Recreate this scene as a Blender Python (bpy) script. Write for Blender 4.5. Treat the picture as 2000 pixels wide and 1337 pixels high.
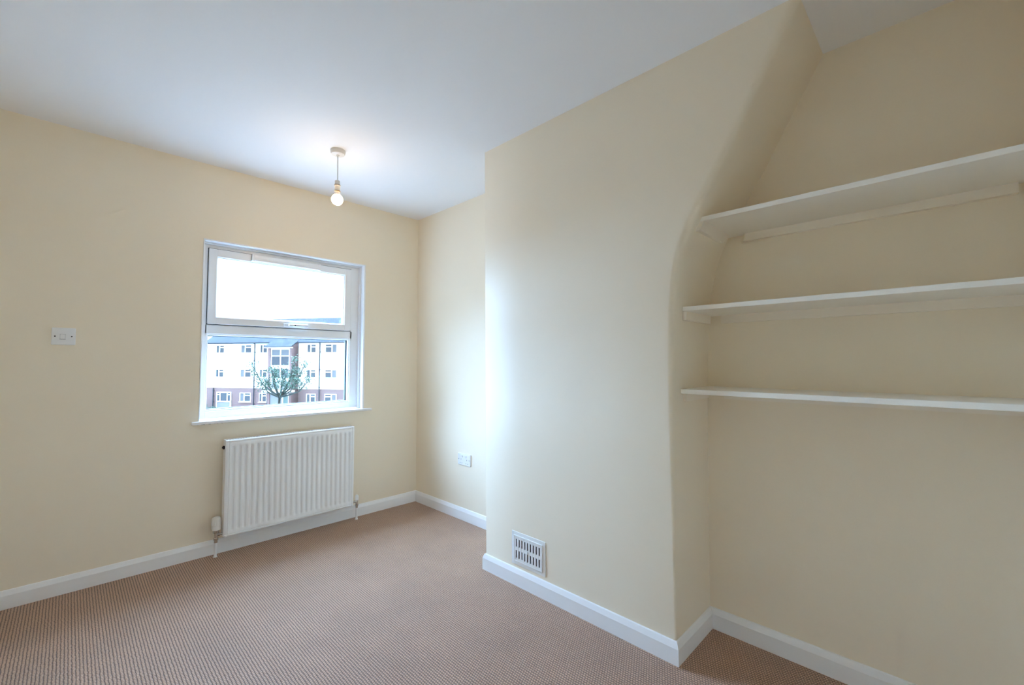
import bpy, bmesh, math, random
from mathutils import Vector, Matrix
R = math.radians
random.seed(7)
for o in list(bpy.data.objects):
    bpy.data.objects.remove(o)
S = bpy.context.scene
COL = S.collection

# ------------------------------------------------------------------ camera
cd = bpy.data.cameras.new('camera'); cam = bpy.data.objects.new('camera', cd); COL.objects.link(cam)
cd.sensor_fit = 'HORIZONTAL'; cd.sensor_width = 36.0; cd.lens = 855.0 / 2000.0 * 36.0
cd.clip_start = 0.03; cd.clip_end = 400
cam.location = (0, 0, 1.177); cam.rotation_euler = (R(90 + 2.44), 0, R(-45.3))
S.camera = cam

# ------------------------------------------------------------------ sky and exposure
W = bpy.data.worlds.new('overcast_sky'); S.world = W; W.use_nodes = True
bg = W.node_tree.nodes['Background']
bg.inputs['Color'].default_value = (0.56, 0.77, 1.0, 1)
bg.inputs['Strength'].default_value = 6.0
S.view_settings.view_transform = 'Standard'; S.view_settings.look = 'None'
S.view_settings.gamma = 1.0; S.view_settings.use_curve_mapping = False
S.view_settings.exposure = 0.25
S.cycles.max_bounces = 16; S.cycles.diffuse_bounces = 12
BULB = 74.0
# wide sun lamp added to boost skylight indoors and leave the facades in shade
sl = bpy.data.lights.new('daylight_boost_sun', 'SUN'); sl.energy = 90.0; sl.angle = R(118); sl.color = (0.37, 0.61, 1.0)
sn = bpy.data.objects.new('daylight_boost_sun', sl); COL.objects.link(sn)
SAZ, SEL = R(9), R(49)
sn.location = (1, 30, 30)
sn.rotation_euler = Vector((-math.sin(SAZ) * math.cos(SEL), -math.cos(SAZ) * math.cos(SEL), -math.sin(SEL))).to_track_quat('-Z', 'Y').to_euler()
# ------------------------------------------------------------------ materials
def mat(name, col, rough=0.5, metal=0.0, spec=0.5, noise=0.0, nscale=8.0, bump=0.0, bscale=200.0, bdist=0.002, sheen=0.0, detail=4.0):
    m = bpy.data.materials.new(name); m.use_nodes = True
    nt = m.node_tree; p = nt.nodes['Principled BSDF']
    p.inputs['Base Color'].default_value = (*col, 1); p.inputs['Roughness'].default_value = rough
    p.inputs['Metallic'].default_value = metal; p.inputs['Specular IOR Level'].default_value = spec
    if sheen: p.inputs['Sheen Weight'].default_value = sheen
    tc = nt.nodes.new('ShaderNodeTexCoord')
    if noise:
        n = nt.nodes.new('ShaderNodeTexNoise'); n.inputs['Scale'].default_value = nscale; n.inputs['Detail'].default_value = detail
        nt.links.new(tc.outputs['Object'], n.inputs['Vector'])
        mx = nt.nodes.new('ShaderNodeMix'); mx.data_type = 'RGBA'
        mx.inputs[6].default_value = (*[max(0, c * (1 - noise)) for c in col], 1)
        mx.inputs[7].default_value = (*[min(1, c * (1 + noise)) for c in col], 1)
        nt.links.new(n.outputs['Fac'], mx.inputs[0]); nt.links.new(mx.outputs[2], p.inputs['Base Color'])
    if bump:
        n2 = nt.nodes.new('ShaderNodeTexNoise'); n2.inputs['Scale'].default_value = bscale; n2.inputs['Detail'].default_value = 3
        nt.links.new(tc.outputs['Object'], n2.inputs['Vector'])
        b = nt.nodes.new('ShaderNodeBump'); b.inputs['Strength'].default_value = bump; b.inputs['Distance'].default_value = bdist
        nt.links.new(n2.outputs['Fac'], b.inputs['Height']); nt.links.new(b.outputs['Normal'], p.inputs['Normal'])
    return m

M = {}
def wall_mat():
    m = mat('cream_wall_paint', (0.86, 0.765, 0.61), 0.55, spec=0.35)
    nt = m.node_tree; p = nt.nodes['Principled BSDF']
    tc = nt.nodes.new('ShaderNodeTexCoord')
    a = nt.nodes.new('ShaderNodeTexNoise'); a.inputs['Scale'].default_value = 170; a.inputs['Detail'].default_value = 3
    b = nt.nodes.new('ShaderNodeTexNoise'); b.inputs['Scale'].default_value = 9; b.inputs['Detail'].default_value = 4
    for n in (a, b): nt.links.new(tc.outputs['Object'], n.inputs['Vector'])
    b1 = nt.nodes.new('ShaderNodeBump'); b1.inputs['Strength'].default_value = 0.10; b1.inputs['Distance'].default_value = 0.002
    b2 = nt.nodes.new('ShaderNodeBump'); b2.inputs['Strength'].default_value = 0.10; b2.inputs['Distance'].default_value = 0.012
    nt.links.new(a.outputs['Fac'], b1.inputs['Height']); nt.links.new(b.outputs['Fac'], b2.inputs['Height'])
    nt.links.new(b1.outputs['Normal'], b2.inputs['Normal']); nt.links.new(b2.outputs['Normal'], p.inputs['Normal'])
    return m
M['wall'] = wall_mat()
M['ceiling'] = mat('white_ceiling_paint', (0.85, 0.85, 0.86), 0.8, spec=0.2, bump=0.08, bscale=120)
M['gloss'] = mat('white_satin_paint', (0.87, 0.87, 0.87), 0.35, bump=0.04, bscale=60)
M['shelf'] = mat('white_painted_wood', (0.88, 0.84, 0.76), 0.45, noise=0.03, nscale=12, bump=0.06, bscale=90)
M['batten'] = mat('cream_painted_batten', (0.88, 0.80, 0.68), 0.45, bump=0.06, bscale=90)
M['upvc'] = mat('white_upvc', (0.85, 0.86, 0.87), 0.28)
M['rad'] = mat('white_radiator_enamel', (0.88, 0.88, 0.88), 0.32)
M['plastic'] = mat('white_plastic', (0.82, 0.82, 0.82), 0.3)
M['cream_plastic'] = mat('aged_white_plastic', (0.78, 0.73, 0.66), 0.35)
M['trv'] = mat('off_white_valve_plastic', (0.78, 0.75, 0.70), 0.35)
M['chrome'] = mat('valve_chrome', (0.62, 0.61, 0.58), 0.22, metal=1.0)
M['dark'] = mat('dark_recess', (0.03, 0.03, 0.035), 0.7)
M['gasket'] = mat('black_rubber_gasket', (0.02, 0.03, 0.04), 0.6)
M['screw'] = mat('screw_steel', (0.25, 0.25, 0.27), 0.35, metal=1.0)
M['grille'] = mat('painted_grille', (0.80, 0.80, 0.78), 0.45, bump=0.05, bscale=120)

def carpet():
    m = bpy.data.materials.new('looped_brown_carpet'); m.use_nodes = True
    nt = m.node_tree; L = nt.links; p = nt.nodes['Principled BSDF']
    def N(t, **k):
        n = nt.nodes.new(t)
        for a, v in k.items(): setattr(n, a, v)
        return n
    def math_(op, a, b=None):
        n = N('ShaderNodeMath', operation=op)
        for i, v in enumerate((a, b)):
            if v is None: continue
            if hasattr(v, 'is_output'): L.new(v, n.inputs[i])
            else: n.inputs[i].default_value = v
        return n.outputs[0]
    tc = N('ShaderNodeTexCoord'); sp = N('ShaderNodeSeparateXYZ')
    wob = N('ShaderNodeTexNoise'); wob.inputs['Scale'].default_value = 45; wob.inputs['Detail'].default_value = 2
    L.new(tc.outputs['Object'], wob.inputs['Vector']); L.new(tc.outputs['Object'], sp.inputs[0])
    w = math_('MULTIPLY', math_('SUBTRACT', wob.outputs['Fac'], 0.5), 0.006)
    x = math_('ADD', sp.outputs[0], w); y = math_('ADD', sp.outputs[1], w)
    row = math_('FLOOR', math_('DIVIDE', x, 0.0106))
    sx = math_('ABSOLUTE', math_('SINE', math_('MULTIPLY', x, math.pi / 0.0106)))
    sy = math_('ABSOLUTE', math_('SINE', math_('ADD', math_('MULTIPLY', y, math.pi / 0.0105), math_('MULTIPLY', row, 1.57))))
    h = math_('MULTIPLY', math_('POWER', sx, 0.6), math_('ADD', math_('MULTIPLY', math_('POWER', sy, 0.6), 0.78), 0.22))
    fn = N('ShaderNodeTexNoise'); fn.inputs['Scale'].default_value = 420; fn.inputs['Detail'].default_value = 2
    L.new(tc.outputs['Object'], fn.inputs['Vector'])
    h2 = math_('ADD', h, math_('MULTIPLY', math_('SUBTRACT', fn.outputs['Fac'], 0.5), 0.9))
    cr = N('ShaderNodeValToRGB'); e = cr.color_ramp.elements
    e[0].position = 0.15; e[0].color = (0.06, 0.026, 0.013, 1)
    e[1].position = 0.85; e[1].color = (0.65, 0.415, 0.27, 1)
    k = cr.color_ramp.elements.new(0.5); k.color = (0.355, 0.183, 0.102, 1)
    L.new(h2, cr.inputs[0])
    big = N('ShaderNodeTexNoise'); big.inputs['Scale'].default_value = 3.5; big.inputs['Detail'].default_value = 5
    L.new(tc.outputs['Object'], big.inputs['Vector'])
    mr = N('ShaderNodeMapRange'); mr.inputs[1].default_value = 0.3; mr.inputs[2].default_value = 0.7; mr.inputs[3].default_value = 0.9; mr.inputs[4].default_value = 1.08
    L.new(big.outputs['Fac'], mr.inputs[0])
    vm = N('ShaderNodeVectorMath', operation='SCALE'); L.new(cr.outputs[0], vm.inputs[0]); L.new(mr.outputs[0], vm.inputs['Scale'])
    L.new(vm.outputs[0], p.inputs['Base Color'])
    b = N('ShaderNodeBump'); b.inputs['Strength'].default_value = 0.8; b.inputs['Distance'].default_value = 0.004
    L.new(h2, b.inputs['Height']); L.new(b.outputs['Normal'], p.inputs['Normal'])
    p.inputs['Roughness'].default_value = 0.6; p.inputs['Specular IOR Level'].default_value = 0.65
    p.inputs['Sheen Weight'].default_value = 0.25; p.inputs['Sheen Roughness'].default_value = 0.4
    return m
M['carpet'] = carpet()

def glass_mat(name, tint=(0.97, 0.985, 0.98)):
    m = bpy.data.materials.new(name); m.use_nodes = True; nt = m.node_tree
    nt.nodes.remove(nt.nodes['Principled BSDF'])
    t = nt.nodes.new('ShaderNodeBsdfTransparent'); t.inputs[0].default_value = (*tint, 1)
    g = nt.nodes.new('ShaderNodeBsdfGlossy'); g.inputs['Roughness'].default_value = 0.02
    f = nt.nodes.new('ShaderNodeFresnel'); f.inputs[0].default_value = 1.45
    x = nt.nodes.new('ShaderNodeMixShader')
    ge = nt.nodes.new('ShaderNodeNewGeometry'); io = nt.nodes.new('ShaderNodeMapRange')      # same reflectance on the way in and out
    io.inputs[3].default_value = 1.45; io.inputs[4].default_value = 1 / 1.45
    nt.links.new(ge.outputs['Backfacing'], io.inputs[0]); nt.links.new(io.outputs[0], f.inputs[0])
    nt.links.new(f.outputs[0], x.inputs[0]); nt.links.new(t.outputs[0], x.inputs[1]); nt.links.new(g.outputs[0], x.inputs[2])
    nt.links.new(x.outputs[0], nt.nodes['Material Output'].inputs[0])
    return m
M['glass'] = glass_mat('clear_window_glass')

def emit_mat(name, col, s):
    m = bpy.data.materials.new(name); m.use_nodes = True; nt = m.node_tree
    p = nt.nodes['Principled BSDF']; p.inputs['Base Color'].default_value = (0.9, 0.88, 0.82, 1)
    p.inputs['Emission Color'].default_value = (*col, 1); p.inputs['Emission Strength'].default_value = s
    return m
M['bulb'] = emit_mat('lit_bulb_glass', (1.0, 0.66, 0.33), BULB)

# ------------------------------------------------------------------ mesh helpers
def link(name, me, m=None, parent=None, smooth=False):
    o = bpy.data.objects.new(name, me); COL.objects.link(o)
    if m is not None and not me.materials: me.materials.append(m)
    if parent is not None: o.parent = parent
    if smooth:
        for p in me.polygons: p.use_smooth = True
    return o
def from_bm(name, bm, m, parent=None, smooth=False, auto=None):
    bmesh.ops.recalc_face_normals(bm, faces=bm.faces[:])
    me = bpy.data.meshes.new(name); bm.to_mesh(me); bm.free()
    o = link(name, me, m, parent, smooth)
    if auto is not None:
        for p in me.polygons: p.use_smooth = True
        me.set_sharp_from_angle(angle=R(auto))
    return o
def box(bm, x0, x1, y0, y1, z0, z1, bev=0.0, seg=2):
    r = bmesh.ops.create_cube(bm, size=1.0)
    vs = r['verts']
    for v in vs:
        v.co = Vector(((x0 + x1) / 2 + v.co.x * (x1 - x0), (y0 + y1) / 2 + v.co.y * (y1 - y0), (z0 + z1) / 2 + v.co.z * (z1 - z0)))
    if bev:
        es = list({e for v in vs for e in v.link_edges})
        bmesh.ops.bevel(bm, geom=es, offset=bev, segments=seg, affect='EDGES', profile=0.5)
    return vs
def cyl(bm, p0, p1, r0, r1=None, n=20, caps=True):
    p0 = Vector(p0); p1 = Vector(p1); r1 = r0 if r1 is None else r1
    d = p1 - p0; q = d.to_track_quat('Z', 'Y').to_matrix()
    a = [bm.verts.new(p0 + q @ Vector((r0 * math.cos(t), r0 * math.sin(t), 0))) for t in [2 * math.pi * i / n for i in range(n)]]
    b = [bm.verts.new(p1 + q @ Vector((r1 * math.cos(t), r1 * math.sin(t), 0))) for t in [2 * math.pi * i / n for i in range(n)]]
    for i in range(n): bm.faces.new((a[i], a[(i + 1) % n], b[(i + 1) % n], b[i]))
    if caps: bm.faces.new(a); bm.faces.new(b)
def lathe(bm, c, prof, n=28, axis='Z'):
    rings = []
    for r, h in prof:
        ring = []
        for i in range(n):
            t = 2 * math.pi * i / n
            v = Vector((r * math.cos(t), r * math.sin(t), h))
            if axis == 'Y': v = Vector((v.x, v.z, v.y))
            if axis == 'X': v = Vector((v.z, v.x, v.y))
            ring.append(bm.verts.new(Vector(c) + v))
        rings.append(ring)
    for a, b in zip(rings, rings[1:]):
        for i in range(n): bm.faces.new((a[i], a[(i + 1) % n], b[(i + 1) % n], b[i]))
    bm.faces.new(rings[0]); bm.faces.new(rings[-1])
def prism(bm, pts, f0, f1):
    """closed polygon pts (2D) swept between two maps f0(p), f1(p) -> 3D"""
    a = [bm.verts.new(f0(p)) for p in pts]; b = [bm.verts.new(f1(p)) for p in pts]
    n = len(pts)
    for i in range(n): bm.faces.new((a[i], a[(i + 1) % n], b[(i + 1) % n], b[i]))
    bm.faces.new(a); bm.faces.new(b)
def bx(name, m, parent, x0, x1, y0, y1, z0, z1, bev=0.0, seg=2):
    bm = bmesh.new(); box(bm, x0, x1, y0, y1, z0, z1, bev, seg)
    return from_bm(name, bm, m, parent)
def struct(o): o['kind'] = 'structure'; return o
def empty(name, loc=(0, 0, 0), rz=0.0):
    o = bpy.data.objects.new(name, None); COL.objects.link(o); o.location = loc; o.rotation_euler = (0, 0, rz)
    o.empty_display_size = 0.1
    return o
def thing(name, label, cat, loc=(0, 0, 0), rz=0.0, group=None):
    o = empty(name, loc, rz); o['label'] = label; o['category'] = cat
    if group: o['group'] = group
    return o

# ------------------------------------------------------------------ room shell
XL, YB, YF, H = -0.55, 3.222, -0.26, 2.40      # left wall, window wall, wall behind camera, ceiling
XR = 2.098
WX0, WX1, WZ0, WZ1 = 0.560, 1.617, 0.800, 1.932  # window opening
struct(bx('floor', M['carpet'], None, XL - .1, 2.45, YF - .1, YB + .02, -0.12, 0.0))
struct(bx('ceiling', M['ceiling'], None, XL - .1, 2.45, YF - .1, YB + .3, H, H + 0.15))
bm = bmesh.new()
y0, y1 = YB, YB + 0.16
box(bm, XL - .1, WX0, y0, y1, -.1, H + .05); box(bm, WX1, 2.45, y0, y1, -.1, H + .05)
box(bm, WX0, WX1, y0, y1, -.1, WZ0); box(bm, WX0, WX1, y0, y1, WZ1, H + .05)
struct(from_bm('wall_back', bm, M['wall']))
struct(bx('wall_left', M['wall'], None, XL - .12, XL, YF - .1, YB + .1, -.1, H + .05))
struct(bx('wall_front', M['wall'], None, XL - .1, 2.45, YF - .12, YF, -.1, H + .05))
struct(bx('wall_right', M['wall'], None, XR, XR + .3, 1.0, YB + .1, -.1, H + .05))
def xa(z): return 2.046 + 0.013 * z
bm = bmesh.new()
prism(bm, [(xa(-.1), -.1), (2.4, -.1), (2.4, H + .05), (xa(H + .05), H + .05)],
      lambda p: Vector((p[0], YF - .1, p[1])), lambda p: Vector((p[0], 1.0, p[1])))
struct(from_bm('wall_alcove', bm, M['wall']))

# chimney breast: flat front, side that gathers outwards towards the ceiling, softly rounded arris
PROF = [(-.05, .780), (.10, .780), (.4, .781), (.7, .780), (1.0, .778), (1.15, .775), (1.25, .772), (1.32, .7685), (1.39, .764), (1.44, .759), (1.49, .7525),
        (1.55, .742), (1.60, .730), (1.65, .7135), (1.70, .692), (1.75, .667), (1.79, .645), (1.82, .6285), (1.86, .606), (1.90, .583), (1.955, .5495),
        (2.01, .516), (2.06, .491), (2.11, .466), (2.155, .442), (2.20, .4175), (2.24, .3955), (2.28, .372), (2.34, .341), (2.40, .311), (2.45, .285)]
def prof_y(z):
    for (a, ya), (b, yb) in zip(PROF, PROF[1:]):
        if a <= z <= b: return ya + (yb - ya) * (z - a) / (b - a)
def xc(z): return 1.700 - 0.02 * z / 2.4
bm = bmesh.new(); rows = []
NA = 7
for i, (z, y) in enumerate(PROF):
    za, ya = PROF[max(0, i - 1)]; zb, yb = PROF[min(len(PROF) - 1, i + 1)]
    t = Vector((0, yb - ya, zb - za)).normalized(); n = Vector((0, -t.z, t.y))      # outward side normal
    r = 0.008 + 0.022 * min(1, max(0, (z - 0.5) / 1.1))
    row = []
    yl = 1.889
    row += [Vector((2.2, yl, z)), Vector((xc(z) + .004, yl, z)), Vector((xc(z) + .0012, yl - .0012, z)), Vector((xc(z), yl - .004, z))]
    for f in (0.25, 0.5, 0.75): row.append(Vector((xc(z), (yl - .004) * (1 - f) + (y + r) * f, z)))
    c = Vector((xc(z) + r, y, z)) - n * r
    for k in range(NA):
        a = math.pi / 2 * k / (NA - 1)
        row.append(c + Vector((-r * math.cos(a), 0, 0)) + n * r * math.sin(a))
    row.append(Vector((2.2, y, z)))
    rows.append([bm.verts.new(v) for v in row])
for a, b in zip(rows, rows[1:]):
    for i in range(len(a) - 1): bm.faces.new((a[i], a[i + 1], b[i + 1], b[i]))
    bm.faces.new((a[-1], a[0], b[0], b[-1]))
bm.faces.new(rows[0]); bm.faces.new(rows[-1])
struct(from_bm('wall_chimney', bm, M['wall'], auto=28))

# skirting boards with a chamfered top
SK = [(0, 0), (.015, 0), (.015, .063), (.0138, .066), (.007, .0845), (.003, .0865), (0, .0865)]
def skirting(name, p0, p1, m0, m1, side):
    """p0->p1 along the wall foot; side = unit vector into the room; m0/m1 = mitre (metres of lengthwise shift per metre of depth)"""
    p0 = Vector((*p0, 0)); p1 = Vector((*p1, 0)); d = (p1 - p0).normalized(); s = Vector((*side, 0))
    bm = bmesh.new()
    prism(bm, [(a - .004 if a == 0 else a, h) for a, h in SK],
          lambda p: p0 + s * p[0] + d * (m0 * p[0]) + Vector((0, 0, p[1])),
          lambda p: p1 + s * p[0] + d * (m1 * p[0]) + Vector((0, 0, p[1])))
    return struct(from_bm(name, bm, M['gloss']))
skirting('baseboard_back', (XL, YB), (XR, YB), 1, -1, (0, -1))
skirting('baseboard_right', (XR, YB), (XR, 1.889), 1, -1, (-1, 0))
skirting('baseboard_chimney', (1.700, 1.889), (1.700, .780), -1, 1, (-1, 0))
skirting('baseboard_chimney_left', (XR, 1.889), (1.700, 1.889), 1, 1, (0, 1))
skirting('baseboard_chimney_right', (1.700, .780), (2.046, .780), -1, -1, (0, -1))
skirting('baseboard_alcove', (2.046, .780), (2.046, YF), 1, -1, (-1, 0))
skirting('baseboard_left', (XL, YF), (XL, YB), 1, -1, (1, 0))
skirting('baseboard_front', (2.046, YF), (XL, YF), 1, -1, (0, 1))

# ------------------------------------------------------------------ window
win = struct(empty('window_1', (0, 0, 0)))
FY = 3.292          # inner face of the fixed frame
bm = bmesh.new()
def ring(bm, x0, x1, z0, z1, wl, wr, wb, wt, y0, y1, bev=0.003):
    box(bm, x0, x0 + wl, y0, y1, z0, z1, bev); box(bm, x1 - wr, x1, y0, y1, z0, z1, bev)
    box(bm, x0 + wl - .002, x1 - wr + .002, y0, y1, z0, z0 + wb, bev); box(bm, x0 + wl - .002, x1 - wr + .002, y0, y1, z1 - wt, z1, bev)
ring(bm, WX0, WX1, .818, WZ1, .042, .086, .044, .040, FY, FY + .065)
box(bm, WX0 + .03, WX1 - .07, FY, FY + .065, 1.350, 1.408, .003)
from_bm('frame', bm, M['upvc'], win)
# glazing bead of the fixed light
bm = bmesh.new()
gx0, gx1, gz0, gz1 = .602, 1.531, .862, 1.350
ring(bm, gx0 - .002, gx1 + .002, gz0 - .002, gz1 + .002, .010, .010, .012, .012, FY + .008, FY + .040, .004)
from_bm('glazing_bead', bm, M['upvc'], win)
bm = bmesh.new()
ring(bm, gx0 + .004, gx1 - .004, gz0 + .004, gz1 - .004, .010, .012, .010, .010, FY + .040, FY + .058, 0)
from_bm('gasket', bm, M['gasket'], win)
bx('pane', M['glass'], win, gx0 + .002, gx1 - .002, FY + .046, FY + .050, gz0 + .002, gz1 - .002)
# opening top-hung sash
sash = bmesh.new()
sx0, sx1, sz0, sz1 = .600, 1.529, 1.411, 1.890
ring(sash, sx0, sx1, sz0, sz1, .046, .050, .046, .050, FY - .016, FY + .045, .004)
sash = from_bm('sash', sash, M['upvc'], win)
bm = bmesh.new(); ring(bm, sx0 - .004, sx1 + .004, sz0 - .004, sz1 + .004, .008, .008, .008, .008, FY - .003, FY + .002, 0)
from_bm('sash_gasket', bm, M['gasket'], win)
bm = bmesh.new(); ring(bm, sx0 + .044, sx1 - .048, sz0 + .044, sz1 - .048, .008, .008, .008, .008, FY - .006, FY + .03, .003)
from_bm('glazing_bead', bm, M['upvc'], sash)
bx('pane', M['glass'], sash, sx0 + .045, sx1 - .049, FY + .028, FY + .032, sz0 + .045, sz1 - .049)
# trickle vent along the top rail
bm = bmesh.new()
box(bm, .835, 1.287, FY - .034, FY - .015, 1.846, 1.888, .004)
box(bm, .835, .852, FY - .036, FY - .015, 1.843, 1.890, .003)
box(bm, 1.270, 1.287, FY - .036, FY - .015, 1.843, 1.890, .003)
box(bm, .855, 1.267, FY - .037, FY - .033, 1.862, 1.868, .001)
from_bm('trickle_vent', bm, M['upvc'], sash)
# handle
bm = bmesh.new()
box(bm, 1.042, 1.105, FY - .027, FY - .015, 1.418, 1.440, .006, 3)
cyl(bm, (1.080, FY - .026, 1.429), (1.080, FY - .044, 1.429), .010, .010, 16)
box(bm, 1.070, 1.20, FY - .052, FY - .040, 1.420, 1.436, .006, 3)
from_bm('handle', bm, mat('handle_white_metal', (0.74, 0.77, 0.80), 0.3), sash, auto=40)
bm = bmesh.new(); box(bm, 1.105, 1.115, FY - .056, FY - .050, 1.424, 1.432, .002)
from_bm('lock_button', bm, M['gasket'], sash)
# white reveal lining
bm = bmesh.new()
box(bm, WX0 - .001, WX0 + .006, YB - .004, FY + .002, .806, WZ1 + .001, .0015)
box(bm, WX1 - .012, WX1 + .001, YB - .004, FY + .002, .806, WZ1 + .001, .0015)
box(bm, WX0, WX1, YB - .004, FY + .002, WZ1 - .008, WZ1 + .001, .0015)
box(bm, WX1 - .024, WX1 - .012, FY - .028, FY + .002, .812, WZ1 - .008, .003)
box(bm, WX0, WX1, FY - .022, FY + .002, WZ1 - .020, WZ1 - .008, .003)
from_bm('reveal', bm, M['upvc'], win)
bm = bmesh.new()
box(bm, .523, 1.674, YB - .030, YB + .001, .795, .813, .005, 3)
box(bm, WX0 - .001, WX1 + .001, YB - .003, YB + .15, .795, .8125, .001)
from_bm('sill', bm, M['gloss'], win)
bm = bmesh.new(); box(bm, WX0 + .005, WX1 - .005, FY + .065, YB + .22, .785, .812, .004)
from_bm('outer_sill', bm, M['upvc'], win)

# chipped paint along the underside of the sill
for (x, w, h) in ((.548, .014, .004), (.575, .020, .005), (.612, .012, .006), (.640, .026, .004), (.676, .010, .005)):
    bm = bmesh.new(); prism(bm, [(x, .796), (x + w, .796), (x + w * .8, .795 - h), (x + w * .35, .795 - h * .6), (x + w * .1, .795 - h * .9)],
          lambda p: Vector((p[0], YB - .0015, p[1])), lambda p: Vector((p[0], YB + .001, p[1])))
    from_bm('paint_chip', bm, M['dark'], win)

# ------------------------------------------------------------------ radiator
rad = thing('radiator', 'white panel radiator with vertical flutes under the window, valves at both ends', 'radiator', (1.093, 3.15, 0))
def rp(o): o.parent = rad; o.matrix_parent_inverse = Matrix.Translation((-1.093, -3.15, 0)); return o
RX0, RX1, RZ0, RZ1, RY = .688, 1.498, .115, .694, 3.122
xs = [(RX0, 0), (RX0 + .0008, -.0)]
cols = [(RX0, .004), (RX0 + .003, 0), (RX0 + .012, 0), (RX0 + .0135, .004), (RX0 + .016, .004), (RX0 + .018, .001)]
NF = 23; pitch = 0.0333; c0 = (RX0 + RX1) / 2 - pitch * (NF - 1) / 2
for i in range(NF):
    c = c0 + i * pitch
    cols += [(c - .0105, 'e'), (c - .0085, 'm'), (c - .0050, 'g'), (c + .0050, 'g'), (c + .0085, 'm'), (c + .0105, 'e')]
cols += [(RX1 - .018, .001), (RX1 - .016, .004), (RX1 - .0135, .004), (RX1 - .012, 0), (RX1 - .003, 0), (RX1, .004)]
rws = [(RZ0, .004, 0), (RZ0 + .003, 0, 0), (RZ0 + .010, 0, 0), (RZ0 + .0115, .004, 0), (RZ0 + .014, .004, 0), (RZ0 + .016, .001, 0),
       (.149, .001, 0), (.153, .001, .25), (.163, .001, 1), (.645, .001, 1), (.655, .001, .25), (.659, .001, 0),
       (RZ1 - .014, .001, 0), (RZ1 - .012, .003, 0), (RZ1 - .010, 0, 0), (RZ1 - .003, 0, 0), (RZ1, .004, 0)]
bm = bmesh.new(); grid = []
G = {'e': 0.0, 'm': .25, 'g': 1.0}
for z, dr, gf in rws:
    line = []
    for x, dc in cols:
        if isinstance(dc, str): d = max(dr, .001) + G[dc] * gf * .0085
        else: d = max(dr, dc)
        line.append(bm.verts.new((x, RY + d, z)))
    grid.append(line)
for a, b in zip(grid, grid[1:]):
    for i in range(len(a) - 1): bm.faces.new((a[i], a[i + 1], b[i + 1], b[i]))
top = [bm.verts.new((v.co.x, RY + .016, RZ1)) for v in grid[-1]]; bot = [bm.verts.new((v.co.x, RY + .016, RZ0)) for v in grid[0]]
for i in range(len(top) - 1):
    bm.faces.new((grid[-1][i], grid[-1][i + 1], top[i + 1], top[i])); bm.faces.new((grid[0][i + 1], grid[0][i], bot[i], bot[i + 1]))
rp(from_bm('front_panel', bm, M['rad'], auto=50))
bm = bmesh.new(); box(bm, RX0 + .01, RX1 - .01, RY + .046, RY + .060, RZ0 + .012, RZ1 - .012, .005)
rp(from_bm('back_panel', bm, M['rad']))
bm = bmesh.new()                                     # convector fins between the panels
for i in range(40):
    x = RX0 + .03 + i * (RX1 - RX0 - .06) / 39
    box(bm, x - .0008, x + .0008, RY + .018, RY + .046, RZ0 + .05, RZ1 - .06)
o = rp(from_bm('convector_fins', bm, M['rad'])); o['kind'] = 'stuff'
bm = bmesh.new()
box(bm, RX0 + .002, RX1 - .002, RY + .010, RY + .016, RZ1 - .012, RZ1 + .001, .001)
box(bm, RX0 + .002, RX1 - .002, RY + .056, RY + .062, RZ1 - .012, RZ1 + .001, .001)
for k in range(3): box(bm, RX0 + .002, RX1 - .002, RY + .025 + k * .011, RY + .028 + k * .011, RZ1 - .006, RZ1 - .002)
n = 55
for i in range(n):
    x = RX0 + .004 + i * (RX1 - RX0 - .008) / (n - 1)
    box(bm, x - .002, x + .002, RY + .015, RY + .057, RZ1 - .005, RZ1 - .001)
rp(from_bm('top_grille', bm, M['rad']))
for x0, x1 in ((RX0 - .003, RX0 + .003), (RX1 - .003, RX1 + .003)):
    bm = bmesh.new(); box(bm, x0, x1, RY + .004, RY + .062, RZ0 + .004, RZ1 + .001, .002)
    rp(from_bm('side_cover', bm, M['rad']))
bm = bmesh.new(); cyl(bm, (RX0 - .012, RY + .030, .650), (RX0 + .002, RY + .030, .650), .0115, .0115, 6)
cyl(bm, (RX0 - .016, RY + .030, .650), (RX0 - .011, RY + .030, .650), .006, .005, 12)
rp(from_bm('bleed_plug', bm, M['dark']))
for x in (.80, 1.386):
    bm = bmesh.new(); box(bm, x - .012, x + .012, RY + .058, YB + .001, .55, .60, .002); box(bm, x - .012, x + .012, YB - .004, YB + .001, .50, .65, .001)
    rp(from_bm('wall_bracket', bm, M['rad']))
# thermostatic valve, left
VX, VY = .654, 3.160
bm = bmesh.new()
lathe(bm, (VX, VY, 0), [(.010, .085), (.010, .100), (.0135, .102), (.0135, .113), (.0105, .116), (.0105, .140), (.015, .142), (.0165, .146), (.0165, .160), (.012, .162)], 24)
cyl(bm, (VX, VY, .131), (VX + .018, VY, .131), .0105, .0105, 6); cyl(bm, (VX + .017, VY, .131), (RX0 + .004, VY - .008, .131), .0075, .0075, 16)
tv = rp(from_bm('thermostatic_valve', bm, M['chrome'], auto=35))
bm = bmesh.new()
lathe(bm, (VX, VY, 0), [(.019, .160), (.0235, .163), (.0245, .178), (.0235, .181), (.0235, .186), (.0245, .189), (.0225, .226), (.020, .234), (.013, .2375)], 32)
for k in range(12):
    a = 2 * math.pi * k / 12
    p = Vector((VX + .0235 * math.cos(a), VY + .0235 * math.sin(a), 0)); q = Vector((VX + .0215 * math.cos(a), VY + .0215 * math.sin(a), 0))
    cyl(bm, p + Vector((0, 0, .192)), q + Vector((0, 0, .228)), .0032, .0026, 8)
o = from_bm('valve_head', bm, M['trv'], auto=40); o.parent = tv; o['label'] = 'off-white ribbed thermostatic head'
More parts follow.
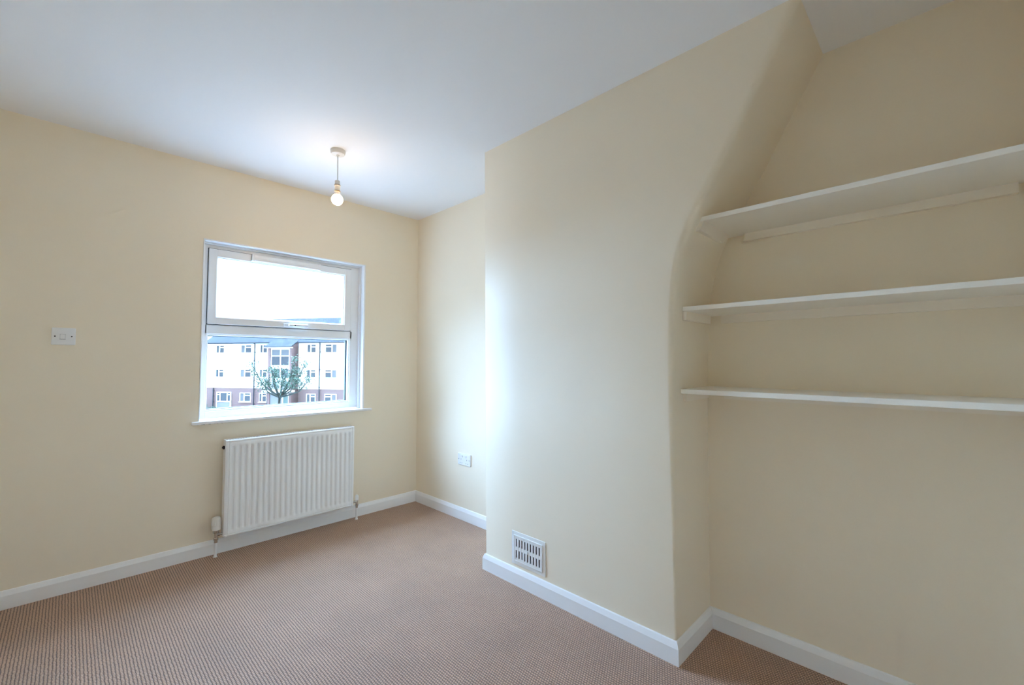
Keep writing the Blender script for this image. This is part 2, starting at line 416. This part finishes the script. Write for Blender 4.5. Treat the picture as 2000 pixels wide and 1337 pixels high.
def pipe(x, y, z1):
    bm = bmesh.new(); cyl(bm, (x, y, -.005), (x, y, z1), .0078, .0078, 20); cyl(bm, (x, y, -.002), (x, y, .006), .012, .010, 20)
    return rp(from_bm('pipe', bm, M['gloss'], auto=40))
pipe(VX, VY, .09)
# lockshield valve, right
LX = 1.543
bm = bmesh.new()
lathe(bm, (LX, VY, 0), [(.009, .085), (.009, .098), (.0125, .100), (.0125, .112), (.0095, .114), (.0095, .146), (.008, .148)], 24)
cyl(bm, (LX, VY, .131), (LX - .016, VY, .131), .0105, .0105, 6); cyl(bm, (LX - .015, VY, .131), (RX1 - .004, VY - .008, .131), .0075, .0075, 16)
lv = rp(from_bm('lockshield_valve', bm, M['chrome'], auto=35))
bm = bmesh.new(); lathe(bm, (LX, VY, 0), [(.0125, .140), (.0135, .143), (.0125, .168), (.010, .177), (.005, .180)], 24)
o = from_bm('valve_cap', bm, M['plastic'], auto=40); o.parent = lv; o['label'] = 'white domed plastic cap'
pipe(LX, VY, .09)

# ------------------------------------------------------------------ pendant light
PX, PY = 1.063, 2.476
pen = thing('pendant_light', 'white ceiling pendant with lit bare bulb hanging on a short flex', 'ceiling light', (PX, PY, H))
def pp(o): o.parent = pen; o.matrix_parent_inverse = Matrix.Translation((-PX, -PY, -H)); return o
bm = bmesh.new(); lathe(bm, (PX, PY, H), [(.041, .001), (.042, -.004), (.040, -.018), (.037, -.024), (.030, -.0265), (.010, -.0285), (.009, -.033), (.005, -.035)], 36)
pp(from_bm('ceiling_rose', bm, M['cream_plastic'], auto=35))
bm = bmesh.new(); cyl(bm, (PX, PY, H - .032), (PX, PY, 2.215), .0036, .0036, 12)
pp(from_bm('flex', bm, M['plastic'], auto=40))
bm = bmesh.new(); lathe(bm, (PX, PY, 0), [(.006, 2.222), (.0135, 2.220), (.0150, 2.200), (.0165, 2.193), (.0165, 2.189), (.0150, 2.188), (.0150, 2.161), (.0145, 2.159)], 28)
hold = pp(from_bm('lamp_holder', bm, M['cream_plastic'], auto=35))
M['ring'] = mat('brown_bakelite_ring', (0.20, 0.15, 0.11), .5)
for zr in (2.1950, 2.1595):
    bm = bmesh.new(); lathe(bm, (PX, PY, 0), [(.0158, zr + .0025), (.0172, zr + .0015), (.0172, zr - .0015), (.0158, zr - .0025)], 28)
    o = from_bm('holder_ring', bm, M['ring'], auto=40); o.parent = hold
bm = bmesh.new(); lathe(bm, (PX, PY, 0), [(.0125, 2.163), (.0130, 2.152), (.0165, 2.142), (.0190, 2.137)], 24)
o = pp(from_bm('bulb_cap', bm, M['cream_plastic'], auto=40))
bm = bmesh.new()
BR, BZ = .0315, 2.1105
pr = [(BR * math.sin(R(a)), BZ + BR * math.cos(R(a))) for a in (36, 45, 56, 68, 80, 92, 104, 116, 128, 140, 152, 164, 175)]
lathe(bm, (PX, PY, 0), pr, 36)
pp(from_bm('bulb', bm, M['bulb'], smooth=True))

# ------------------------------------------------------------------ light switch
sw = thing('light_switch', 'white single rocker switch plate on the cream wall left of the window', 'light switch', (-.024, YB, 1.304))
def sp(o): o.parent = sw; o.matrix_parent_inverse = Matrix.Translation((.024, -YB, -1.304)); return o
bm = bmesh.new(); box(bm, -.068, .020, YB - .010, YB + .001, 1.260, 1.348, .004, 3)
sp(from_bm('plate', bm, M['plastic']))
bm = bmesh.new(); prism(bm, [(-.006, 1.289), (-.0125, 1.290), (-.0165, 1.2935), (-.0115, 1.3125), (-.006, 1.3145)],
      lambda p: Vector((-.0365, YB + p[0], p[1])), lambda p: Vector((-.0185, YB + p[0], p[1])))
sp(from_bm('rocker', bm, M['plastic']))
bm = bmesh.new(); ring(bm, -.0373, -.0177, 1.2880, 1.3155, .0006, .0006, .0012, .0006, YB - .0102, YB - .0095, 0)
sp(from_bm('rocker_gap', bm, M['screw']))
for x in (-.0550, .0055):
    bm = bmesh.new(); cyl(bm, (x, YB - .008, 1.304), (x, YB - .0108, 1.304), .0036, .0032, 16); sp(from_bm('screw', bm, M['dark']))

# ------------------------------------------------------------------ double socket in the recess
so = thing('wall_socket', 'white double socket with two switches low on the wall beside the chimney breast', 'socket', (XR, 2.57, .445))
def kp(o): o.parent = so; o.matrix_parent_inverse = Matrix.Translation((-XR, -2.57, -.445)); return o
bm = bmesh.new(); box(bm, XR - .010, XR + .001, 2.497, 2.643, .402, .488, .004, 3)
kp(from_bm('plate', bm, M['plastic']))
for dy in (-.034, .034):
    c = 2.57 + dy
    bm = bmesh.new(); prism(bm, [(.006, .456), (.0115, .4575), (.0155, .474), (.006, .4765)], lambda p: Vector((XR - p[0], c - dy * .35 - .0075, p[1])), lambda p: Vector((XR - p[0], c - dy * .35 + .0075, p[1])))
    kp(from_bm('rocker', bm, M['plastic']))
    for (p0, p1, p2, p3) in ((c - .002, c + .002, .440, .449), (c - .0142, c - .0078, .4165, .4205), (c + .0078, c + .0142, .4165, .4205)):
        bm = bmesh.new(); box(bm, XR - .0105, XR - .009, p0, p1, p2, p3); kp(from_bm('pin_hole', bm, M['screw']))
for dy in (-.0603, .0603):
    bm = bmesh.new(); cyl(bm, (XR - .008, 2.57 + dy, .445), (XR - .0108, 2.57 + dy, .445), .0036, .0032, 14); kp(from_bm('screw', bm, M['screw']))

# ------------------------------------------------------------------ vent grille on the chimney breast
VZ = .19; vx = xc(VZ)
ve = thing('vent_grille', 'white slotted ventilation grille low on the chimney breast above the skirting', 'vent', (vx, 1.561, VZ))
def vp(o): o.parent = ve; o.matrix_parent_inverse = Matrix.Translation((-vx, -1.561, -VZ)); return o
VY0, VY1, VZ0, VZ1 = 1.444, 1.679, .104, .275
def yring(bm, a0, a1, b0, b1, w, x0, x1, bev=.0015):
    box(bm, x0, x1, a0, a0 + w, b0, b1, bev); box(bm, x0, x1, a1 - w, a1, b0, b1, bev)
    box(bm, x0, x1, a0 + w - .001, a1 - w + .001, b0, b0 + w, bev); box(bm, x0, x1, a0 + w - .001, a1 - w + .001, b1 - w, b1, bev)
bm = bmesh.new(); yring(bm, VY0, VY1, VZ0, VZ1, .020, vx - .0035, vx + .004, .0015); yring(bm, VY0 + .018, VY1 - .018, VZ0 + .018, VZ1 - .018, .006, vx - .0085, vx + .004, .0015)
vp(from_bm('frame', bm, M['grille']))
# slotted face: uprights between nine slots, two rows
a0, a1, b0, b1 = VY0 + .024, VY1 - .024, VZ0 + .024, VZ1 - .024
bm = bmesh.new(); fx0, fx1 = vx - .007, vx - .003
box(bm, fx0, fx1, a0, a1, b0, b0 + .012); box(bm, fx0, fx1, a0, a1, b1 - .012, b1); box(bm, fx0, fx1, a0, a1, (b0 + b1) / 2 - .009, (b0 + b1) / 2 + .009)
vp(from_bm('rail', bm, M['grille']))
NS = 9; sw_ = .0085; gap = (a1 - a0 - .018 - NS * sw_) / (NS - 1)
yy = a0; edges = []
for i in range(NS):
    s0 = a0 + .009 + i * (sw_ + gap); edges.append((yy, s0)); yy = s0 + sw_
edges.append((yy, a1))
ume = {}
for (p, q) in edges:
    bm = bmesh.new(); box(bm, fx0 - .0005, fx1, p, q, b0, b1, .0008, 1); vp(from_bm('bar', bm, M['grille']))
bm = bmesh.new(); box(bm, vx - .0022, vx - .0002, a0, a1, b0, b1); vp(from_bm('dark_backing', bm, M['dark']))
bm = bmesh.new(); lathe(bm, (fx0, (a0 + a1) / 2, (b0 + b1) / 2), [(.007, .002), (.007, -.003), (.005, -.006), (.002, -.007)], 16, 'X'); cyl(bm, (fx0 - .004, (a0 + a1) / 2, (b0 + b1) / 2 - .003), (fx0 - .010, (a0 + a1) / 2 - .004, (b0 + b1) / 2 - .006), .003, .002, 10)
vp(from_bm('slide_knob', bm, M['grille'], auto=40))

# ------------------------------------------------------------------ alcove shelves
def shelf(label, z0, th, xf, yl, batten, cleat):
    t = thing('wall_shelf', label, 'shelf', (xa(z0), (yl + YF) / 2, z0), 0, 'white shelves in the alcove')
    off = Matrix.Translation((-xa(z0), -(yl + YF) / 2, -z0))
    def P(o): o.parent = t; o.matrix_parent_inverse = off; return o
    bm = bmesh.new(); box(bm, xf, xa(z0) + .001, YF + .004, yl, z0, z0 + th, .0015)
    P(from_bm('board', bm, M['shelf']))
    y0, y1, hb = batten
    bm = bmesh.new(); x = xa(z0)
    prism(bm, [(y0, z0), (y1, z0), (y1, z0 - hb * .55), (y1 + .008, z0 - hb), (y0, z0 - hb)] if batten[2] and y1 < .65 else [(y0, z0), (y1, z0), (y1, z0 - hb), (y0, z0 - hb)],
          lambda p: Vector((x - .020, p[0], p[1])), lambda p: Vector((x + .001, p[0], p[1])))
    P(from_bm('batten', bm, M['batten']))
    x0, x1, hc, tc = cleat
    bm = bmesh.new()                      # cleat fixed to the chimney side, following its lean
    za, zb = z0, z0 - hc
    ya, yb = prof_y(za) + .004, prof_y(zb) + .004
    prism(bm, [(ya, za), (ya - tc, za), (yb - tc, zb), (yb, zb)], lambda p: Vector((x0, p[0], p[1])), lambda p: Vector((x1 - (.030 if p[1] < z0 - .5 * hc and cleat[0] < 1.76 and z0 > 1.5 else 0), p[0], p[1])))
    P(from_bm('cleat', bm, M['batten']))
    bm = bmesh.new(); box(bm, xf + .03, xa(z0) - .06, YF - .001, YF + .020, z0 - .034, z0, .001)
    P(from_bm('cleat', bm, M['batten']))
shelf('topmost of the three white painted shelves in the alcove beside the chimney breast', 1.730, .018, 1.745, .680, (-.177, .606, .032), (1.745, 2.035, .034, .020))
shelf('middle one of the three white painted shelves in the alcove', 1.381, .018, 1.760, .760, (-.177, .709, .034), (1.775, 2.035, .036, .020))
shelf('lowest of the three white painted shelves in the alcove, with open wall below', 1.044, .019, 1.765, .774, (-.177, .700, .034), (1.790, 2.030, .032, .020))

# ------------------------------------------------------------------ outdoors: flats, tree, shrubs
GZ = -4.6
M['clad'] = mat('white_render', (0.78, 0.76, 0.72), .8, noise=.04, nscale=2)
M['dpipe'] = mat('dark_grey_plastic_pipe', (0.025, 0.028, 0.035), .6, spec=.2)
M['wframe'] = mat('white_window_frame', (0.72, 0.73, 0.75), .4)
M['wglass'] = mat('dark_reflecting_glass', (0.03, 0.035, 0.042), .2, spec=.3)
M['curtain'] = mat('net_curtain', (0.085, 0.085, 0.09), .9)
M['spandrel'] = mat('pale_grey_panel', (0.17, 0.17, 0.18), .8, spec=.2)
def brick_mat():
    m = mat('dark_red_brick', (0.13, 0.07, 0.065), .9, spec=.1); nt = m.node_tree
    b = nt.nodes.new('ShaderNodeTexBrick'); tc = nt.nodes.new('ShaderNodeTexCoord'); mp = nt.nodes.new('ShaderNodeMapping')
    mp.inputs['Rotation'].default_value = (R(90), 0, 0)
    b.inputs['Color1'].default_value = (0.15, 0.078, 0.07, 1); b.inputs['Color2'].default_value = (0.12, 0.064, 0.06, 1); b.inputs['Mortar'].default_value = (0.17, 0.145, 0.14, 1)
    b.inputs['Scale'].default_value = 1.0; b.inputs['Brick Width'].default_value = .225; b.inputs['Row Height'].default_value = .075; b.inputs['Mortar Size'].default_value = .01
    nt.links.new(tc.outputs['Object'], mp.inputs[0]); nt.links.new(mp.outputs[0], b.inputs['Vector']); nt.links.new(b.outputs[0], nt.nodes['Principled BSDF'].inputs['Base Color'])
    return m
M['brick'] = brick_mat()
def roof_mat():
    m = mat('grey_roof_tiles', (0.07, 0.08, 0.09), .95, spec=.05); nt = m.node_tree
    b = nt.nodes.new('ShaderNodeTexBrick'); tc = nt.nodes.new('ShaderNodeTexCoord')
    b.inputs['Color1'].default_value = (0.05, 0.054, 0.06, 1); b.inputs['Color2'].default_value = (0.032, 0.035, 0.04, 1); b.inputs['Mortar'].default_value = (0.018, 0.019, 0.022, 1)
    b.inputs['Scale'].default_value = 1.0; b.inputs['Brick Width'].default_value = .33; b.inputs['Row Height'].default_value = .28; b.inputs['Mortar Size'].default_value = .02
    nt.links.new(tc.outputs['Object'], b.inputs['Vector']); nt.links.new(b.outputs[0], nt.nodes['Principled BSDF'].inputs['Base Color'])
    return m
M['roof'] = roof_mat()
struct(bx('ground_outside', mat('pale_paving', (0.30, 0.30, 0.29), .95, noise=.15, nscale=1.5), None, -60, 110, 3.8, 160, GZ - .3, GZ))

bl = thing('apartment_building', 'three storey block of flats, white upper floors over brick, seen through the window', 'building', (11.02, 60.02, GZ), R(-56.6144))
def B(o): o.parent = bl; return o
D = -GZ                                  # local z = world z + D ; local -y faces the viewer
UE = 32.0
bm = bmesh.new(); box(bm, .08, UE, 0, 8, -1.83 + D, 3.32 + D); B(from_bm('upper_wall', bm, M['clad']))
bm = bmesh.new(); box(bm, .11, UE - .03, .03, 7.97, -.3, -1.83 + D); B(from_bm('ground_storey', bm, M['brick']))
# gabled roof with overhangs, plus the catslide over the stair bay
bm = bmesh.new()
prism(bm, [(-.35, 3.28 + D), (4, 6.28 + D), (8.35, 3.28 + D), (8.35, 3.12 + D), (4, 6.1 + D), (-.35, 3.12 + D)],
      lambda p: Vector((-.05, p[0], p[1])), lambda p: Vector((UE + .3, p[0], p[1])))
B(from_bm('roof', bm, M['roof']))
bm = bmesh.new(); prism(bm, [(0, 3.3 + D), (4, 6.1 + D), (8, 3.3 + D)], lambda p: Vector((.1, p[0], p[1])), lambda p: Vector((.3, p[0], p[1])))
B(from_bm('gable', bm, M['clad']))
bm = bmesh.new(); box(bm, -.05, 8.8, -.46, -.33, 3.16 + D, 3.27 + D, .02); box(bm, 12.1, UE, -.46, -.33, 3.16 + D, 3.27 + D, .02)
B(from_bm('gutter', bm, M['dpipe']))
BW = 1.1; bu0, bu1 = 9.0, 11.89
bm = bmesh.new()
box(bm, bu0, bu0 + .30, -BW, .05, -.3, 2.75 + D); box(bm, bu1 - .24, bu1, -BW, .05, -.3, 2.75 + D)
box(bm, bu0, bu1, -BW + .25, .05, -.3, 2.72 + D)
prism(bm, [(0.0, 2.7 + D), (0.0, 3.3 + D), (-BW, 2.75 + D), (-BW, 2.7 + D)], lambda p: Vector((bu0, p[0], p[1])), lambda p: Vector((bu1, p[0], p[1])))
B(from_bm('stair_tower', bm, M['brick']))
bm = bmesh.new()
prism(bm, [(.6, 3.86 + D), (-BW - .25, 2.78 + D), (-BW - .25, 2.66 + D), (.6, 3.70 + D)], lambda p: Vector((bu0 - .25, p[0], p[1])), lambda p: Vector((bu1 + .10, p[0], p[1])))
B(from_bm('tower_roof', bm, M['roof']))
bm = bmesh.new(); box(bm, bu0 - .3, bu1 + .12, -BW - .36, -BW - .25, 2.66 + D, 2.75 + D, .02); B(from_bm('gutter', bm, M['dpipe']))
bm = bmesh.new(); box(bm, bu0 - .3, bu1 + .12, -BW - .26, -BW + .02, 2.58 + D, 2.66 + D); B(from_bm('soffit', bm, M['wframe']))

def window(u0, u1, z0, z1, y=0.0, kind='left', dark=True, curtain=False):
    """white frame standing slightly proud, panes behind it; kind = which side has the small top light"""
    z0 += D; z1 += D; f = .075; m = u0 + (u1 - u0) * (.42 if kind == 'left' else .58)
    bm = bmesh.new(); ya, yb = y - .05, y + .05
    box(bm, u0, u0 + f, ya, yb, z0, z1); box(bm, u1 - f, u1, ya, yb, z0, z1); box(bm, u0, u1, ya, yb, z1 - f, z1); box(bm, u0, u1, ya, yb, z0, z0 + f)
    box(bm, m - .06, m + .06, ya - .01, yb, z0, z1)
    zt = z1 - .30
    if kind == 'left': box(bm, m, u1, ya - .005, yb, zt - .05, zt + .05)
    else: box(bm, u0, m, ya - .005, yb, zt - .05, zt + .05)
    box(bm, u0 - .06, u1 + .06, y - .12, y + .02, z0 - .06, z0)
    fr = B(from_bm('window', bm, M['wframe']))
    def pane(a, b, c, d, mm=M['wglass']):
        bm = bmesh.new(); box(bm, a, b, y - .02, y + .0, c, d); o = from_bm('pane', bm, mm); o.parent = fr
    if kind == 'left': spl = [(u0 + f, m - .06, z0 + f, z1 - f), (m + .06, u1 - f, z0 + f, zt - .05), (m + .06, u1 - f, zt + .05, z1 - f)]
    else: spl = [(m + .06, u1 - f, z0 + f, z1 - f), (u0 + f, m - .06, z0 + f, zt - .05), (u0 + f, m - .06, zt + .05, z1 - f)]
    for i, s in enumerate(spl): pane(*s, M['curtain'] if (curtain and i == 0) else M['wglass'])
zs = [(2.06, 3.02), (-.65, .30), (-3.34, -2.33)]
colsW = [(1.31, 2.43, 'left'), (4.56, 6.00, 'left'), (7.05, 8.02, 'left'), (12.93, 14.07, 'left'), (15.12, 16.56, 'right'), (18.6, 20.0, 'left'), (22.0, 23.1, 'left')]
for fi, (a, b) in enumerate(zs):
    for ci, (u0, u1, kd) in enumerate(colsW):
        if fi == 2 and ci == 0: continue
        window(u0, u1, a, b, 0.0 if fi < 2 else .02, kd, curtain=((fi * 3 + ci) % 3 == 1))
# glazed garden door in the brick storey, far left
bm = bmesh.new(); u0, u1, za, zb = 1.52, 3.45, -4.45 + D, -2.28 + D
for (a, b, c, d) in [(u0, u0 + .1, za, zb), (u1 - .1, u1, za, zb), (u0, u1, zb - .1, zb), (u0, u1, -3.42 + D, -3.28 + D), (u0 + .44, u0 + .54, -3.3 + D, zb), (u1 - .54, u1 - .44, -3.3 + D, zb), (u0, u1, za, za + .12), (u0, u0 + .54, -2.62 + D, -2.55 + D), (u1 - .54, u1, -2.62 + D, -2.55 + D)]:
    box(bm, a, b, -.06, .06, c, d)
gd = B(from_bm('garden_door', bm, M['wframe']))
for (a, b) in ((u0 + .1, u0 + .44), (u0 + .54, u1 - .54), (u1 - .44, u1 - .1)):
    bm = bmesh.new(); box(bm, a, b, -.01, .03, -3.28 + D, zb - .1); o = from_bm('pane', bm, M['wglass']); o.parent = gd
bm = bmesh.new(); box(bm, u0 + .1, u1 - .1, -.01, .03, za + .12, -3.42 + D); o = from_bm('lower_panel', bm, M['spandrel']); o.parent = gd
# stair tower glazing: tall lights stacked between white bands
yt = -BW + .10
bm = bmesh.new(); u0, u1 = 9.33, 11.62
um = 10.50
for (a, b, c, d) in [(u0, u0 + .09, -1.9, 2.52), (u1 - .09, u1, -1.9, 2.52), (um - .06, um + .06, -1.9, 2.52), (u0, u1, 2.42, 2.56), (u0, u1, 1.68, 1.78), (u0, u1, .36, .74), (u0, u1, -.98, -.60), (u0, u1, -2.0, -1.86)]:
    box(bm, a, b, yt - .06, yt + .06, c + D, d + D)
tw = B(from_bm('stair_window', bm, M['wframe']))
for (a, b) in ((u0 + .09, um - .06), (um + .06, u1 - .09)):
    for (c, d, mm) in ((.74, 1.68, M['wglass']), (-.60, .36, M['wglass']), (-1.86, -.98, M['spandrel']), (1.78, 2.42, M['curtain'])):
        bm = bmesh.new(); box(bm, a, b, yt - .01, yt + .03, c + D, d + D); o = from_bm('pane', bm, mm); o.parent = tw
bm = bmesh.new(); box(bm, bu0 - .1, bu1 + .25, -BW - .7, -BW + .3, -2.12 + D, -1.92 + D, .02); B(from_bm('porch_canopy', bm, M['clad']))
bm = bmesh.new(); a, b = 10.80, 11.66
for q in [(a, a + .12, -4.5, -2.3), (b - .12, b, -4.5, -2.3), (a, b, -2.45, -2.3), (a, b, -4.5, -4.2)]: box(bm, q[0], q[1], -BW + .04, -BW + .2, q[2] + D, q[3] + D)
dr = B(from_bm('entrance_door', bm, M['wframe']))
bm = bmesh.new(); box(bm, a + .12, b - .12, -BW + .10, -BW + .16, -4.2 + D, -2.45 + D); o = from_bm('pane', bm, mat('green_tinted_glass', (0.05, 0.09, 0.075), .15)); o.parent = dr
bm = bmesh.new(); box(bm, 9.30, 10.75, -BW + .08, -BW + .2, -4.5 + D, -2.15 + D); B(from_bm('entrance_panel', bm, M['spandrel']))
# downpipes
for (u, y, za, zb) in ((6.42, -.09, -4.5, 3.12), (14.52, -.09, -4.5, 3.12), (bu0 - .09, -BW + .1, -4.5, -1.9), (1.08, -.05, -4.3, -1.83)):
    bm = bmesh.new(); cyl(bm, (u, y, za + D), (u, y, zb + D), .055, .055, 10)
    if zb > 3: cyl(bm, (u, y, zb + D), (u - .18, y - .28, zb + .12 + D), .055, .055, 10)
    for k in range(4):
        zz = za + (zb - za) * (k + .5) / 4 + D; box(bm, u - .09, u + .09, y - .03, y + .07, zz - .04, zz + .04)
    B(from_bm('downpipe', bm, M['dpipe']))

# small street tree in front of the flats
M['bark'] = mat('grey_green_bark', (0.035, 0.04, 0.035), .9, spec=.1, noise=.3, nscale=14)
M['leaf'] = mat('pale_green_leaves', (0.058, 0.09, 0.064), .8, spec=.1, noise=.5, nscale=1.2)
TX, TY = 10.9, 34.7
tr = thing('street_tree', 'small forked tree with thin pale green leaves in front of the flats', 'tree', (TX, TY, GZ))
def TP(o): o.parent = tr; return o
def tube(bm, pts, r0, r1, n=8):
    rings = []
    for i, p in enumerate(pts):
        d = (pts[min(i + 1, len(pts) - 1)] - pts[max(i - 1, 0)]).normalized(); q = d.to_track_quat('Z', 'Y').to_matrix(); r = r0 + (r1 - r0) * i / (len(pts) - 1)
        rings.append([bm.verts.new(p + q @ Vector((r * math.cos(t), r * math.sin(t), 0))) for t in [2 * math.pi * k / n for k in range(n)]])
    for a, b in zip(rings, rings[1:]):
        for i in range(n): bm.faces.new((a[i], a[(i + 1) % n], b[(i + 1) % n], b[i]))
    bm.faces.new(rings[0]); bm.faces.new(rings[-1])
bm = bmesh.new(); tube(bm, [Vector((0, 0, -.1)), Vector((.02, 0, 1.2)), Vector((-.02, .02, 2.3)), Vector((0, 0, 3.3))], .17, .12, 12)
TP(from_bm('trunk', bm, M['bark'], smooth=True))
rng = random.Random(3)
side = Vector((.703, -.711, 0)); back = Vector((.711, .703, 0))
tips = []
# (lateral, depth, height) end points of the main limbs, measured from the fork
limbs = [(-1.5, .2, 1.0), (-1.95, -.3, 2.3), (-1.0, .6, 2.0), (-.35, -.5, 1.9), (.15, .2, 1.75), (.75, .5, 1.6), (1.2, -.2, 2.65), (1.75, .4, 2.45), (1.5, -.5, 1.2), (2.3, .1, 1.3), (.5, -.7, 1.0), (-.7, -.6, 1.1)]
for (l, d, h) in limbs:
    e = side * l + back * d + Vector((0, 0, 3.25 + h)); s = Vector((0, 0, 3.15))
    mid = s.lerp(e, .5) + Vector((0, 0, -.12 * abs(l))) + side * (.12 * l)
    pts = [s, s.lerp(mid, .5) + Vector((0, 0, -.05)), mid, mid.lerp(e, .5) + Vector((0, 0, .06)), e]
    bm = bmesh.new(); tube(bm, pts, .075, .015, 7)
    for k in range(5):
        f = .35 + .13 * k; p = pts[2].lerp(e, max(0, (f - .3) / .7))
        t = p + Vector((rng.uniform(-.45, .45), rng.uniform(-.45, .45), rng.uniform(.0, .5)))
        tube(bm, [p, p.lerp(t, .5) + Vector((0, 0, .03)), t], .016, .006, 5); tips.append((p.lerp(t, .7), .28))
    tips.append((e, .32)); tips.append((mid.lerp(e, .5), .36))
    TP(from_bm('branch', bm, M['bark'], smooth=True))
def leaves(bm, centres, per, size):
    for c, rad in centres:
        for k in range(per):
            p = c + Vector((rng.gauss(0, rad * .55), rng.gauss(0, rad * .55), rng.gauss(0, rad * .5)))
            m3 = Matrix.Rotation(rng.uniform(0, 6.3), 3, 'Z') @ Matrix.Rotation(rng.uniform(-1.2, 1.2), 3, 'X')
            s = size * rng.uniform(.7, 1.3)
            v = [bm.verts.new(p + m3 @ (Vector(q) * s)) for q in ((0, -1, 0), (.5, -.1, -.12), (0, 1, 0), (-.5, -.1, -.12))]
            bm.faces.new((v[0], v[1], v[2])); bm.faces.new((v[0], v[2], v[3]))
bm = bmesh.new(); leaves(bm, tips, 30, .085)
o = TP(from_bm('foliage', bm, M['leaf'])); o['kind'] = 'stuff'

def shrub(label, u, y, w, h):
    d = Vector((math.cos(R(-56.6144)), math.sin(R(-56.6144)), 0)); n = Vector((-d.y, d.x, 0))
    loc = Vector((11.02, 60.02, GZ)) + d * u + n * y
    t = thing('shrub', label, 'shrub', loc)
    bm = bmesh.new()
    for k in range(7):
        a = 2 * math.pi * k / 7; tube(bm, [Vector((0, 0, -.05)), Vector((.15 * w * math.cos(a), .15 * w * math.sin(a), h * .4)), Vector((.32 * w * math.cos(a), .32 * w * math.sin(a), h * .8))], .03, .01, 5)
    o = from_bm('stem', bm, M['bark']); o.parent = t
    cs = [(Vector((rng.uniform(-.4, .4) * w, rng.uniform(-.4, .4) * w, rng.uniform(.2, .85) * h)), .22 * w) for _ in range(26)]
    bm = bmesh.new(); leaves(bm, cs, 40, .07); o = from_bm('foliage', bm, M['leaf']); o['kind'] = 'stuff'; o.parent = t
shrub('loose shrub against the brick storey left of the garden door', .45, -1.2, 1.3, 1.2)
shrub('low shrub growing in front of the glazed garden door', 2.4, -1.6, 1.5, .75)
